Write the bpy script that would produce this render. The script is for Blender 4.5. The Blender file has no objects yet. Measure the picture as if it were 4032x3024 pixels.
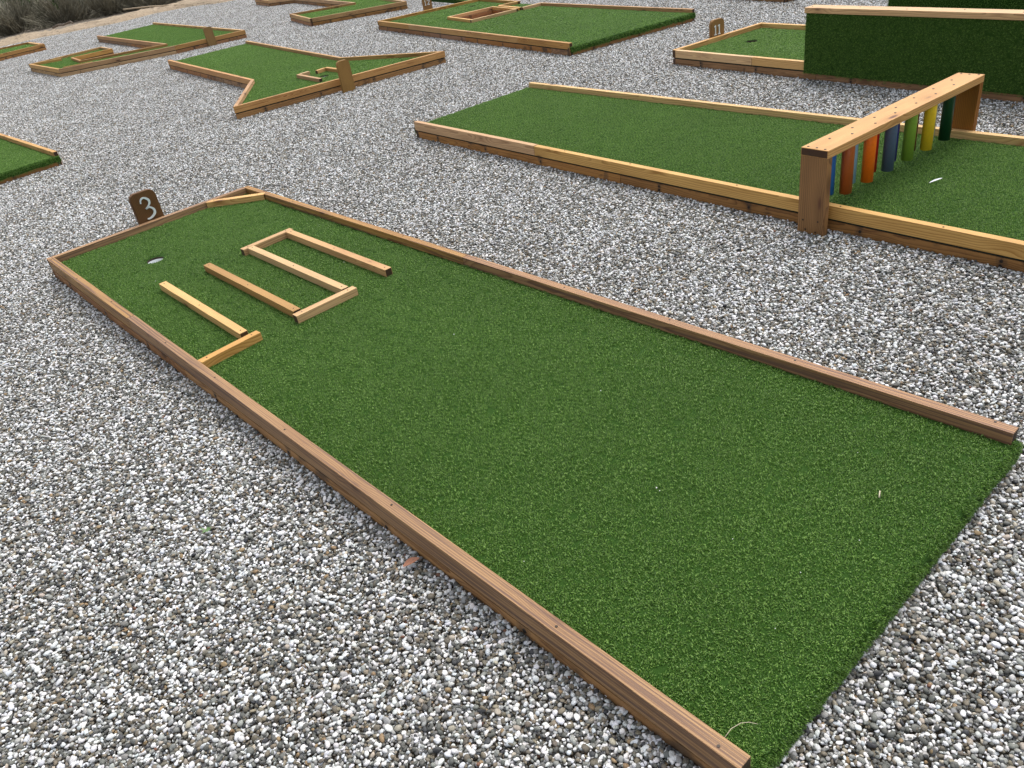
import bpy, bmesh, math, random
import numpy as np
from mathutils import Vector, Matrix
from mathutils.geometry import tessellate_polygon

random.seed(7); rng = np.random.default_rng(7)
scene = bpy.context.scene
col = scene.collection
R = math.radians

# ------------------------------------------------------------------ camera
cam_d = bpy.data.cameras.new("camera"); cam = bpy.data.objects.new("camera", cam_d); col.objects.link(cam)
scene.camera = cam
pitch, roll = R(31.998), R(-9.889)
fw = Vector((0, math.cos(pitch), -math.sin(pitch))); rt = Vector((1, 0, 0)); up = rt.cross(fw)
r2 = math.cos(roll)*rt + math.sin(roll)*up; u2 = -math.sin(roll)*rt + math.cos(roll)*up
M = Matrix((r2, u2, -fw)).transposed().to_4x4(); M.translation = (0, 0, 1.63)
cam.matrix_world = M
cam_d.sensor_width = 36; cam_d.lens = 3125/4032*36
cam_d.clip_start = 0.05; cam_d.clip_end = 600

# ------------------------------------------------------------------ light
SUN_EL, SUN_AZ = 62, 42            # azimuth the light comes from, clockwise from +y (the view direction)
w = bpy.data.worlds.new("World"); scene.world = w; w.use_nodes = True
nt = w.node_tree; bg = nt.nodes['Background']
sky = nt.nodes.new('ShaderNodeTexSky'); sky.sky_type = 'NISHITA'; sky.sun_disc = False
sky.sun_elevation = R(SUN_EL); sky.sun_rotation = R(SUN_AZ); sky.dust_density = 4; sky.air_density = 1.0
hs = nt.nodes.new('ShaderNodeHueSaturation'); hs.inputs['Saturation'].default_value = 0.38
nt.links.new(sky.outputs[0], hs.inputs['Color']); nt.links.new(hs.outputs[0], bg.inputs['Color'])
bg.inputs['Strength'].default_value = 0.15
sd = bpy.data.lights.new("sun", 'SUN'); so = bpy.data.objects.new("sun", sd); col.objects.link(so)
sd.energy = 1.1; sd.angle = R(50); sd.color = (1, 0.97, 0.92)
az = R(SUN_AZ); el = R(SUN_EL)
sdir = Vector((math.sin(az)*math.cos(el), math.cos(az)*math.cos(el), math.sin(el)))
so.rotation_euler = sdir.to_track_quat('Z', 'Y').to_euler()
scene.view_settings.view_transform = 'Standard'; scene.view_settings.look = 'None'
scene.view_settings.exposure = 0.86; scene.view_settings.gamma = 1

# ------------------------------------------------------------------ node helpers
class N:
    def __init__(s, name, disp=False):
        s.m = bpy.data.materials.new(name); s.m.use_nodes = True; s.t = s.m.node_tree
        s.b = s.t.nodes['Principled BSDF']
    def n(s, typ, **k):
        x = s.t.nodes.new(typ)
        for a, v in k.items():
            if a.startswith('i_'):
                key = a[2:]; x.inputs[int(key) if key.isdigit() else key.replace('_', ' ')].default_value = v
            else: setattr(x, a, v)
        return x
    def l(s, a, b): s.t.links.new(a, b)
    def math(s, op, a, b=None, c=None, clamp=False):
        x = s.t.nodes.new('ShaderNodeMath'); x.operation = op; x.use_clamp = clamp
        for i, v in enumerate((a, b, c)):
            if v is None: continue
            if isinstance(v, (int, float)): x.inputs[i].default_value = v
            else: s.l(v, x.inputs[i])
        return x.outputs[0]
    def vmul(s, a, v):
        x = s.t.nodes.new('ShaderNodeVectorMath'); x.operation = 'MULTIPLY'; s.l(a, x.inputs[0]); x.inputs[1].default_value = v
        return x.outputs[0]
    def vadd(s, a, b):
        x = s.t.nodes.new('ShaderNodeVectorMath'); x.operation = 'ADD'; s.l(a, x.inputs[0]); s.l(b, x.inputs[1]); return x.outputs[0]
    def noise(s, vec, scale, detail=2, rough=.5, dim='3D'):
        x = s.t.nodes.new('ShaderNodeTexNoise'); s.l(vec, x.inputs['Vector'])
        x.inputs['Scale'].default_value = scale; x.inputs['Detail'].default_value = detail; x.inputs['Roughness'].default_value = rough
        return x.outputs['Fac']
    def ramp(s, fac, stops):
        x = s.t.nodes.new('ShaderNodeValToRGB'); s.l(fac, x.inputs[0]); e = x.color_ramp.elements
        while len(e) > 1: e.remove(e[-1])
        e[0].position = stops[0][0]; e[0].color = tuple(stops[0][1])+(1,) if len(stops[0][1]) == 3 else stops[0][1]
        for p, c in stops[1:]:
            q = e.new(p); q.color = tuple(c)+(1,)
        return x.outputs[0]
    def smooth(s, v, a, b):
        x = s.t.nodes.new('ShaderNodeMapRange'); x.interpolation_type = 'SMOOTHSTEP'; s.l(v, x.inputs[0])
        x.inputs[1].default_value = a; x.inputs[2].default_value = b; return x.outputs[0]
    def mix(s, f, a, b, mode='MIX'):
        x = s.t.nodes.new('ShaderNodeMix'); x.data_type = 'RGBA'; x.blend_type = mode
        for i, v in ((0, f), (6, a), (7, b)):
            if isinstance(v, (int, float)): x.inputs[i].default_value = v
            elif isinstance(v, tuple): x.inputs[i].default_value = v + (1,) if len(v) == 3 else v
            else: s.l(v, x.inputs[i])
        return x.outputs[2]
    def bump(s, h, strength=.3, dist=.002):
        x = s.t.nodes.new('ShaderNodeBump'); s.l(h, x.inputs['Height']); x.inputs['Strength'].default_value = strength
        x.inputs['Distance'].default_value = dist; s.l(x.outputs[0], s.b.inputs['Normal'])

def wood(name, light, dark, knotc, stain=0.0, stainc=(.02, .016, .014), rough=.62, bolts=False, ring=.0065, contrast=1.0, tone=.22, weather=0.0):
    k = N(name); tc = k.n('ShaderNodeTexCoord'); oi = k.n('ShaderNodeObjectInfo')
    rnd = oi.outputs['Random']
    comb = k.n('ShaderNodeCombineXYZ'); k.l(k.math('MULTIPLY', rnd, 37.3), comb.inputs[0]); k.l(k.math('MULTIPLY', rnd, .9), comb.inputs[1]); k.l(k.math('MULTIPLY', rnd, .55), comb.inputs[2])
    obj = tc.outputs['Object']
    shx = k.n('ShaderNodeCombineXYZ'); k.l(k.math('MULTIPLY', rnd, 37.3), shx.inputs[0]); k.l(k.math('MULTIPLY', rnd, 7.7), shx.inputs[1])
    v = k.vadd(obj, shx.outputs[0])
    # knots: sparse cells stretched along the board
    vor = k.n('ShaderNodeTexVoronoi', feature='F1'); k.l(k.vmul(v, (2.6, 8.5, 8.5)), vor.inputs['Vector']); vor.inputs['Scale'].default_value = 1
    d = vor.outputs['Distance']
    knot = k.math('SUBTRACT', 1.0, k.smooth(d, .05, .13))
    halo = k.math('SUBTRACT', 1.0, k.smooth(d, .04, .42))
    # growth rings round an axis that wanders a little along the board
    wob = k.n('ShaderNodeTexNoise'); k.l(k.vmul(v, (.9, 3.5, 3.5)), wob.inputs['Vector']); wob.inputs['Scale'].default_value = 1; wob.inputs['Detail'].default_value = 3
    wc = k.n('ShaderNodeVectorMath', operation='MULTIPLY_ADD'); k.l(wob.outputs['Color'], wc.inputs[0]); wc.inputs[1].default_value = (.0, .05, .05); k.l(obj, wc.inputs[2])
    sep = k.n('ShaderNodeSeparateXYZ'); k.l(wc.outputs[0], sep.inputs[0])
    yy = k.math('ADD', sep.outputs[1], k.math('MULTIPLY_ADD', rnd, .10, -.02))
    zz = k.math('ADD', sep.outputs[2], k.math('MULTIPLY_ADD', rnd, -.08, -.02))
    rr = k.math('SQRT', k.math('ADD', k.math('MULTIPLY', yy, yy), k.math('MULTIPLY', zz, zz)))
    rr = k.math('ADD', rr, k.math('MULTIPLY', halo, .014))
    rr = k.math('ADD', rr, k.math('MULTIPLY', k.noise(v, 60, 2), .0012))
    fr = k.math('FRACT', k.math('DIVIDE', rr, ring))
    late = k.math('POWER', fr, 2.6)
    late = k.math('MULTIPLY', late, k.math('SUBTRACT', 1.0, k.smooth(fr, .9, 1.0)))
    fib = k.noise(k.vmul(v, (14, 520, 520)), 1, 2)
    patch = k.noise(k.vmul(v, (2.2, 14, 14)), 1, 3)
    f = k.math('MULTIPLY', late, contrast*1.0)
    f = k.math('ADD', f, k.math('MULTIPLY_ADD', fib, .5, -.25))
    f = k.math('ADD', f, k.math('MULTIPLY_ADD', patch, .9, -.42), clamp=True)
    c = k.mix(f, light, dark)
    c = k.mix(k.math('MULTIPLY', halo, .35), c, dark)
    c = k.mix(k.math('MULTIPLY', knot, .85), c, knotc)
    if weather:
        wn = k.smooth(k.noise(k.vmul(v, (.9, 120, 120)), 1, 5, .6), .48, .60)
        c = k.mix(k.math('MULTIPLY', wn, weather), c, (.10, .05, .04))
    if stain:
        sn = k.smooth(k.noise(k.vmul(v, (5, 9, 9)), 1, 3, .6), .58, .72)
        c = k.mix(k.math('MULTIPLY', sn, stain), c, stainc)
    if bolts:        # black streaks where the iron bolts bleed
        so_ = k.n('ShaderNodeSeparateXYZ'); k.l(obj, so_.inputs[0])
        fx_ = k.math('ABSOLUTE', k.math('SUBTRACT', k.math('FRACT', k.math('DIVIDE', so_.outputs[0], .62)), .5))
        st_ = k.math('SUBTRACT', 1.0, k.smooth(k.math('ADD', fx_, k.math('MULTIPLY_ADD', k.noise(k.vmul(v, (30, 30, 18)), 1, 3), .10, -.05)), .008, .045))
        c = k.mix(k.math('MULTIPLY', st_, .5), c, (.018, .017, .017))
    # each board its own tone
    hsv = k.n('ShaderNodeHueSaturation'); k.l(c, hsv.inputs['Color'])
    k.l(k.math('MULTIPLY_ADD', k.math('FRACT', k.math('MULTIPLY', rnd, 91.7)), tone*2, 1-tone), hsv.inputs['Value'])
    k.l(k.math('MULTIPLY_ADD', k.math('FRACT', k.math('MULTIPLY', rnd, 53.1)), .25, .9), hsv.inputs['Saturation'])
    k.l(k.math('MULTIPLY_ADD', k.math('FRACT', k.math('MULTIPLY', rnd, 17.9)), .012, .499), hsv.inputs['Hue'])
    k.l(hsv.outputs[0], k.b.inputs['Base Color'])
    k.b.inputs['Roughness'].default_value = rough; k.b.inputs['Specular IOR Level'].default_value = .35
    k.bump(k.math('ADD', k.math('MULTIPLY', late, -.6), fib), .35, .0012)
    return k.m

W_RAIL = wood('rail_wood', (.47, .262, .108), (.17, .068, .024), (.05, .016, .008), tone=.16)
W_NEAR = wood('weathered_rail_wood', (.36, .195, .085), (.145, .058, .026), (.05, .016, .012), tone=.07, weather=.8)
W_PALE = wood('pale_rail_wood', (.58, .35, .160), (.25, .110, .040), (.07, .022, .010), tone=.12, contrast=.9)
W_FRAME = wood('frame_wood', (.33, .160, .068), (.11, .042, .018), (.04, .015, .008), stain=.75, tone=.25, bolts=True)
W_POST = wood('post_wood', (.27, .118, .036), (.10, .036, .011), (.09, .022, .010), tone=.08, ring=.009)
W_SIGN = wood('sign_wood', (.115, .055, .018), (.042, .018, .007), (.02, .009, .005), tone=.15, ring=.008, contrast=.8)
W_SIGN2 = wood('sign_wood_light', (.27, .155, .060), (.11, .055, .022), (.05, .02, .010), tone=.15, ring=.008, contrast=.8)

def plain(name, c, rough=.5, metal=0, spec=.5, noise=0, nscale=60):
    k = N(name)
    if noise:
        tc = k.n('ShaderNodeTexCoord'); f = k.noise(tc.outputs['Object'], nscale, 4)
        cc = k.mix(f, tuple(x*(1-noise) for x in c), tuple(min(1, x*(1+noise)) for x in c)); k.l(cc, k.b.inputs['Base Color'])
        k.bump(f, .15, .001)
    else: k.b.inputs['Base Color'].default_value = tuple(c)+(1,)
    k.b.inputs['Roughness'].default_value = rough; k.b.inputs['Metallic'].default_value = metal
    k.b.inputs['Specular IOR Level'].default_value = spec
    return k.m
M_END = plain('dark_end_grain', (.045, .022, .014), .8, noise=.5)
M_SCREW = plain('screw_steel', (.035, .026, .02), .5, .6)
M_CUP = plain('cup_plastic', (.80, .82, .82), .45)
M_NUM = plain('number_metal', (.72, .78, .80), .3, .15)
M_GAP_SHADE = plain('turf_edge_gap_shade', (.006, .014, .009), .9, noise=.8)  # turf edge coloured near black to stand in for shade in the board gap
M_HOLE = plain('cut_wood_edge', (.05, .035, .02), .9, noise=.4)

def turf_mats():
    k = N('turf_backing'); tc = k.n('ShaderNodeTexCoord')
    f = k.noise(tc.outputs['Object'], 300, 2)
    k.l(k.mix(f, (.012, .034, .005), (.030, .075, .010)), k.b.inputs['Base Color']); k.b.inputs['Roughness'].default_value = .9
    k.b.inputs['Specular IOR Level'].default_value = .1
    b = N('turf_blades'); at = b.n('ShaderNodeAttribute', attribute_name='tone')
    geo = b.n('ShaderNodeNewGeometry')
    big = b.noise(geo.outputs['Position'], 2.2, 3)
    mid = b.noise(geo.outputs['Position'], 55, 2)
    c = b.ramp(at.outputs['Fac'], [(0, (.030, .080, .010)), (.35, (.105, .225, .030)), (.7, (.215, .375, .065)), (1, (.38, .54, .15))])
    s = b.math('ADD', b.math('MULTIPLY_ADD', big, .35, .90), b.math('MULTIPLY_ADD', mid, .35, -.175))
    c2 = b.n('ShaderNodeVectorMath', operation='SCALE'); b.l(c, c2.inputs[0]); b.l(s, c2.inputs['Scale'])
    b.l(c2.outputs[0], b.b.inputs['Base Color']); b.b.inputs['Roughness'].default_value = .5
    b.b.inputs['Specular IOR Level'].default_value = .5
    tr = b.n('ShaderNodeBsdfTranslucent'); b.l(c2.outputs[0], tr.inputs[0]); mx = b.n('ShaderNodeMixShader'); mx.inputs[0].default_value = .3
    b.l(b.b.outputs[0], mx.inputs[1]); b.l(tr.outputs[0], mx.inputs[2]); b.l(mx.outputs[0], b.t.nodes['Material Output'].inputs[0])
    return k.m, b.m
M_BACK, M_BLADE = turf_mats()

# ------------------------------------------------------------------ object helpers
def tag(o, label=None, cat=None, group=None, kind=None):
    if label: o['label'] = label
    if cat: o['category'] = cat
    if group: o['group'] = group
    if kind: o['kind'] = kind
    return o
def empty(name, loc, label, cat, group=None, rz=0):
    o = bpy.data.objects.new(name, None); col.objects.link(o); o.location = loc; o.rotation_euler[2] = rz
    o.empty_display_size = .1
    return tag(o, label, cat, group)
def link(name, me, mat=None, parent=None, loc=(0, 0, 0), rot=(0, 0, 0)):
    o = bpy.data.objects.new(name, me); col.objects.link(o)
    if mat is not None:
        for m in (mat if isinstance(mat, (list, tuple)) else [mat]): me.materials.append(m)
    if parent is not None:
        o.parent = parent; o.location = Vector(loc) - Vector(parent.location); o.rotation_euler = rot
    else: o.location = loc; o.rotation_euler = rot
    return o
def mesh_from(verts, faces, smooth=False):
    me = bpy.data.meshes.new('mesh'); me.from_pydata([tuple(v) for v in verts], [], [tuple(f) for f in faces])
    if smooth: me.polygons.foreach_set('use_smooth', [True]*len(me.polygons))
    me.update(); return me
def line_x(p, d, q, e):
    den = d[0]*e[1]-d[1]*e[0]; t = ((q[0]-p[0])*e[1]-(q[1]-p[1])*e[0])/den
    return np.array([p[0]+d[0]*t, p[1]+d[1]*t])
def unit(v): v = np.array(v, float); return v/np.linalg.norm(v)

def prism(quad, z0, z1, bev=.0018, endmat=False):
    """a board from its footprint; local x runs along the first edge"""
    q = [np.array(p, float) for p in quad]; d = unit(q[1]-q[0]); n = np.array([-d[1], d[0]])
    o = q[0]; zc = (z0+z1)/2
    loc = [((p-o)@d, (p-o)@n) for p in q]
    bm = bmesh.new()
    L = loc[1][0]-loc[0][0]
    vb = [bm.verts.new((a, b, z0-zc)) for a, b in loc]; vt = [bm.verts.new((a, b, z1-zc)) for a, b in loc]
    fs = [bm.faces.new(vb[::-1]), bm.faces.new(vt)]
    for i in range(4): 
        f = bm.faces.new((vb[i], vb[(i+1) % 4], vt[(i+1) % 4], vt[i]))
        if endmat and i in (1, 3): f.material_index = 1
    bmesh.ops.recalc_face_normals(bm, faces=bm.faces)
    # a few cross cuts with tiny offsets so that long edges are not laser straight
    if bev: bmesh.ops.bevel(bm, geom=list(bm.edges), offset=bev, segments=2, profile=.6, affect='EDGES', clamp_overlap=True)
    me = bpy.data.meshes.new('board'); bm.to_mesh(me); bm.free()
    return me, (o[0], o[1], zc), math.atan2(d[1], d[0])
def board(name, parent, quad, z0, z1, mat, bev=.0018, ends=True):
    me, loc, rz = prism(quad, z0, z1, bev, ends)
    o = link(name, me, [mat, M_ENDG] if ends else mat, parent, loc, (0, 0, rz)); o['board_len'] = float(np.linalg.norm(np.array(quad[1], float)-np.array(quad[0], float))); return o
M_ENDG = wood('end_grain_wood', (.075, .036, .017), (.03, .014, .008), (.03, .012, .008), tone=.4, stain=.6)

def screw_mesh():
    bm = bmesh.new(); bmesh.ops.create_cone(bm, cap_ends=True, segments=10, radius1=.0042, radius2=.0036, depth=.0016)
    me = bpy.data.meshes.new('screw'); bm.to_mesh(me); bm.free(); me.materials.append(M_SCREW); return me
SCREW = screw_mesh()
def screw(parent, x, y, z, rot=(0, 0, 0), s=1, name='screw'):
    best = None                       # the board that the screw sits in becomes its parent
    for ch in parent.children:
        if ch.get('board_len') is None or ch.name.startswith('frame'): continue
        l = Matrix.LocRotScale(ch.location, ch.rotation_euler, None).inverted() @ (Vector((x, y, z))-Vector(parent.location))
        if -.003 < l.x < ch['board_len']+.003 and -.01 < l.y < .2 and abs(l.z) < .04:
            if best is None or abs(l.y-.02) < abs(best[1].y-.02): best = (ch, l)
    if best:
        o = bpy.data.objects.new(name, SCREW); col.objects.link(o); o.parent = best[0]; o.location = best[1]
        q = Matrix.LocRotScale(None, best[0].rotation_euler, None).to_3x3().inverted() @ Matrix.LocRotScale(None, __import__('mathutils').Euler(rot), None).to_3x3()
        o.rotation_euler = q.to_euler(); o.scale = (s, s, s); return o
    o = bpy.data.objects.new(name, SCREW); col.objects.link(o); o.parent = parent
    o.location = Vector((x, y, z)) - Vector(parent.location); o.rotation_euler = rot; o.scale = (s, s, s); return o

# ------------------------------------------------------------------ turf: a backing sheet with clumps of blades scattered on it
def turf_tree():
    t = bpy.data.node_groups.new('turf_scatter', 'GeometryNodeTree')
    t.interface.new_socket('Geometry', in_out='INPUT', socket_type='NodeSocketGeometry')
    t.interface.new_socket('Spacing', in_out='INPUT', socket_type='NodeSocketFloat')
    t.interface.new_socket('Geometry', in_out='OUTPUT', socket_type='NodeSocketGeometry')
    n = t.nodes; L = t.links.new
    gi = n.new('NodeGroupInput'); go = n.new('NodeGroupOutput')
    def sel(lo):
        a = n.new('GeometryNodeInputNamedAttribute'); a.data_type = 'INT'; a.inputs['Name'].default_value = 'role'
        c = n.new('FunctionNodeCompare'); c.data_type = 'INT'; c.operation = 'EQUAL'
        L(a.outputs['Attribute'], c.inputs[2]); c.inputs[3].default_value = lo; return c.outputs[0]
    s1 = n.new('GeometryNodeSeparateGeometry'); s1.domain = 'FACE'; L(gi.outputs[0], s1.inputs[0]); L(sel(2), s1.inputs[1])
    s2 = n.new('GeometryNodeSeparateGeometry'); s2.domain = 'FACE'; L(s1.outputs[1], s2.inputs[0]); L(sel(1), s2.inputs[1])
    dp = n.new('GeometryNodeDistributePointsOnFaces'); dp.distribute_method = 'POISSON'
    L(s2.outputs[0], dp.inputs['Mesh']); L(gi.outputs[1], dp.inputs['Distance Min']); dp.inputs['Density Max'].default_value = 9000
    rv = n.new('FunctionNodeRandomValue'); rv.data_type = 'FLOAT_VECTOR'; rv.inputs[0].default_value = (-.05, -.05, 0); rv.inputs[1].default_value = (.05, .05, 6.2832)
    er = n.new('FunctionNodeEulerToRotation'); L(rv.outputs[0], er.inputs[0])
    rr = n.new('FunctionNodeRotateRotation'); rr.rotation_space = 'LOCAL'; L(dp.outputs['Rotation'], rr.inputs[0]); L(er.outputs[0], rr.inputs[1])
    rs = n.new('FunctionNodeRandomValue'); rs.data_type = 'FLOAT'; rs.inputs[2].default_value = .93; rs.inputs[3].default_value = 1.07; rs.inputs['Seed'].default_value = 5
    ip = n.new('GeometryNodeInstanceOnPoints'); L(dp.outputs[0], ip.inputs['Points']); L(s1.outputs[0], ip.inputs['Instance'])
    L(rr.outputs[0], ip.inputs['Rotation']); L(rs.outputs[1], ip.inputs['Scale'])
    jg = n.new('GeometryNodeJoinGeometry'); L(ip.outputs[0], jg.inputs[0]); L(s1.outputs[1], jg.inputs[0])
    L(jg.outputs[0], go.inputs[0])
    return t
TURF = turf_tree()
def blade_clump(r, nb, length=.0085, width=.0016):
    V = []; F = []; T = []
    for i in range(nb):
        a = rng.uniform(0, 2*math.pi); q = r*math.sqrt(rng.uniform()); x = q*math.cos(a); y = q*math.sin(a)
        h = length*rng.uniform(.75, 1.15); az = rng.uniform(0, 6.283); lean = rng.uniform(.15, .95)
        wv = np.array([-math.sin(az+rng.normal(0, .5)), math.cos(az), 0]); ww = width*rng.uniform(.7, 1.2)
        dx, dy = math.cos(az), math.sin(az)
        p0 = np.array([x, y, -.001]); p1 = p0+np.array([dx*h*lean*.35, dy*h*lean*.35, h*.6]); p2 = p0+np.array([dx*h*lean, dy*h*lean, h*(1-.25*lean)])
        b = len(V); V += [p0-wv*ww/2, p0+wv*ww/2, p1+wv*ww*.45, p1-wv*ww*.45, p2]
        F += [(b, b+1, b+2, b+3), (b+3, b+2, b+4)]
        tn = np.clip(rng.beta(1.5, 2.1), 0, 1); T += [tn*.4, tn*.4, tn*.9, tn*.9, min(1, tn*1.2)]  # roots darkened, tips brightened: pile shade and sky light put into the tone
    return V, F, T
def inset_poly(P, dist):
    """P counter-clockwise list, dist list per edge (positive = inward)"""
    m = len(P); out = []
    for i in range(m):
        p = np.array(P[i]); d0 = unit(np.array(P[i])-np.array(P[i-1])); d1 = unit(np.array(P[(i+1) % m])-p)
        n0 = np.array([-d0[1], d0[0]]); n1 = np.array([-d1[1], d1[0]])
        a = np.array(P[i-1])+n0*dist[i-1]; b = p+n1*dist[i]
        if abs(d0[0]*d1[1]-d0[1]*d1[0]) < 1e-3: out.append(b)
        else: out.append(line_x(a, d0, b, d1))
    return out
def circ(c, r, n=28, cw=False):
    s = -1 if cw else 1
    return [np.array([c[0]+r*math.cos(s*2*math.pi*i/n), c[1]+r*math.sin(s*2*math.pi*i/n)]) for i in range(n)]
def grow(loop, d):
    c = np.mean(loop, axis=0)
    if len(loop) > 12: return [c+(p-c)*(1+d/np.linalg.norm(p-c)) for p in loop]
    L2 = list(loop); area = sum(L2[i-1][0]*L2[i][1]-L2[i][0]*L2[i-1][1] for i in range(len(L2)))
    if area < 0: L2 = L2[::-1]
    return inset_poly(L2, [-d]*len(L2))
ZT = .0925    # top of the turf backing
def turf_part(parent, P, opened, holes=(), spacing=.017, r=.0185, nb=42, far=False, extra=None):
    V = []; F = []; role = []; tone = []
    def addpoly(loops, z, ro):
        loops3 = [[Vector((p[0], p[1], 0)) for p in lp] for lp in loops]
        base = len(V); flat = [p for lp in loops for p in lp]
        for p in flat: V.append((p[0], p[1], z)); tone.append(.3)
        for t in tessellate_polygon(loops3):
            a, b, c = [np.array(flat[i]) for i in t]
            if (b-a)[0]*(c-a)[1]-(b-a)[1]*(c-a)[0] < 0: t = t[::-1]
            F.append(tuple(base+i for i in t)); role.append(ro)
    def quad(a, b, c, d, ro):
        base = len(V)
        for p in (a, b, c, d): V.append(tuple(p)); tone.append(.3)
        F.append((base, base+1, base+2, base+3)); role.append(ro)
    m = len(P)
    sheet = inset_poly(P, [(-.001 if opened[i] else .0385) for i in range(m)])
    addpoly([sheet]+[list(h) for h in holes], ZT, 0)
    dist = inset_poly(P, [(0.0 if opened[i] else .038+r-.004) for i in range(m)])
    addpoly([dist]+[grow(h, r-.001) for h in holes], ZT+.0006, 1)
    for i in range(m):           # edge of the sheet: thin side, or rolled over an open end
        a, b = np.array(P[i]), np.array(P[(i+1) % m]); d = unit(b-a); n = np.array([d[1], -d[0]])
        if opened[i]:
            prof = [(-.004, ZT), (.006, ZT-.003), (.012, ZT-.010), (.0145, ZT-.022), (.0145, ZT-.050)]
            L = np.linalg.norm(b-a); k = max(2, int(L/.08)); ts = np.linspace(0, 1, k+1)
            wob = rng.normal(0, .003, k+1)
            a2, b2 = a+d*.002, b-d*.002
            for j in range(k):
                for (o0, z0), (o1, z1) in zip(prof[:-1], prof[1:]):
                    q = []
                    for t, o_, z_, wv in ((ts[j], o0, z0, 0), (ts[j], o1, z1, wob[j]), (ts[j+1], o1, z1, wob[j+1]), (ts[j+1], o0, z0, 0)):
                        low = z_ < ZT-.04
                        p = a2+(b2-a2)*t+n*o_; q.append((p[0], p[1], z_+(wv if low else 0)))
                    quad(q[0], q[1], q[2], q[3], 1)
        else:
            s0, s1 = a-n*.010+d*.012, b-n*.010-d*.012          # near-black turf edge strip, paints the shade in the gap between the boards
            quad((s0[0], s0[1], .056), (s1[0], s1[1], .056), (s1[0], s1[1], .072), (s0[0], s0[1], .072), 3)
            quad((sheet[i][0], sheet[i][1], .03), (sheet[(i+1) % m][0], sheet[(i+1) % m][1], .03), (sheet[(i+1) % m][0], sheet[(i+1) % m][1], ZT), (sheet[i][0], sheet[i][1], ZT), 0)
    if extra:
        for q in extra: quad(*q, 1)
    if far: r *= 1.0
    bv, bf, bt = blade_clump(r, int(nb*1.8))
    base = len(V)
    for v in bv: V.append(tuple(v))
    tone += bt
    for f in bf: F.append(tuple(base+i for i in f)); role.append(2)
    loc = np.array(parent.location)
    nb0 = base
    V2 = [(v[0]-loc[0], v[1]-loc[1], v[2]-loc[2]) if i < nb0 else v for i, v in enumerate(V)]
    me = mesh_from(V2, F)
    a = me.attributes.new('role', 'INT', 'FACE'); a.data.foreach_set('value', role)
    a = me.attributes.new('tone', 'FLOAT', 'POINT'); a.data.foreach_set('value', tone)
    me.materials.append(M_BACK); me.materials.append(M_BLADE)
    me.polygons.foreach_set('material_index', [{2: 1, 3: 2}.get(x, 0) for x in role]); me.materials.append(M_GAP_SHADE)
    o = bpy.data.objects.new('turf', me); col.objects.link(o); o.parent = parent
    md = o.modifiers.new('blades', 'NODES'); md.node_group = TURF
    md[[s.identifier for s in TURF.interface.items_tree if s.name == 'Spacing'][0]] = spacing
    return o

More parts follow.
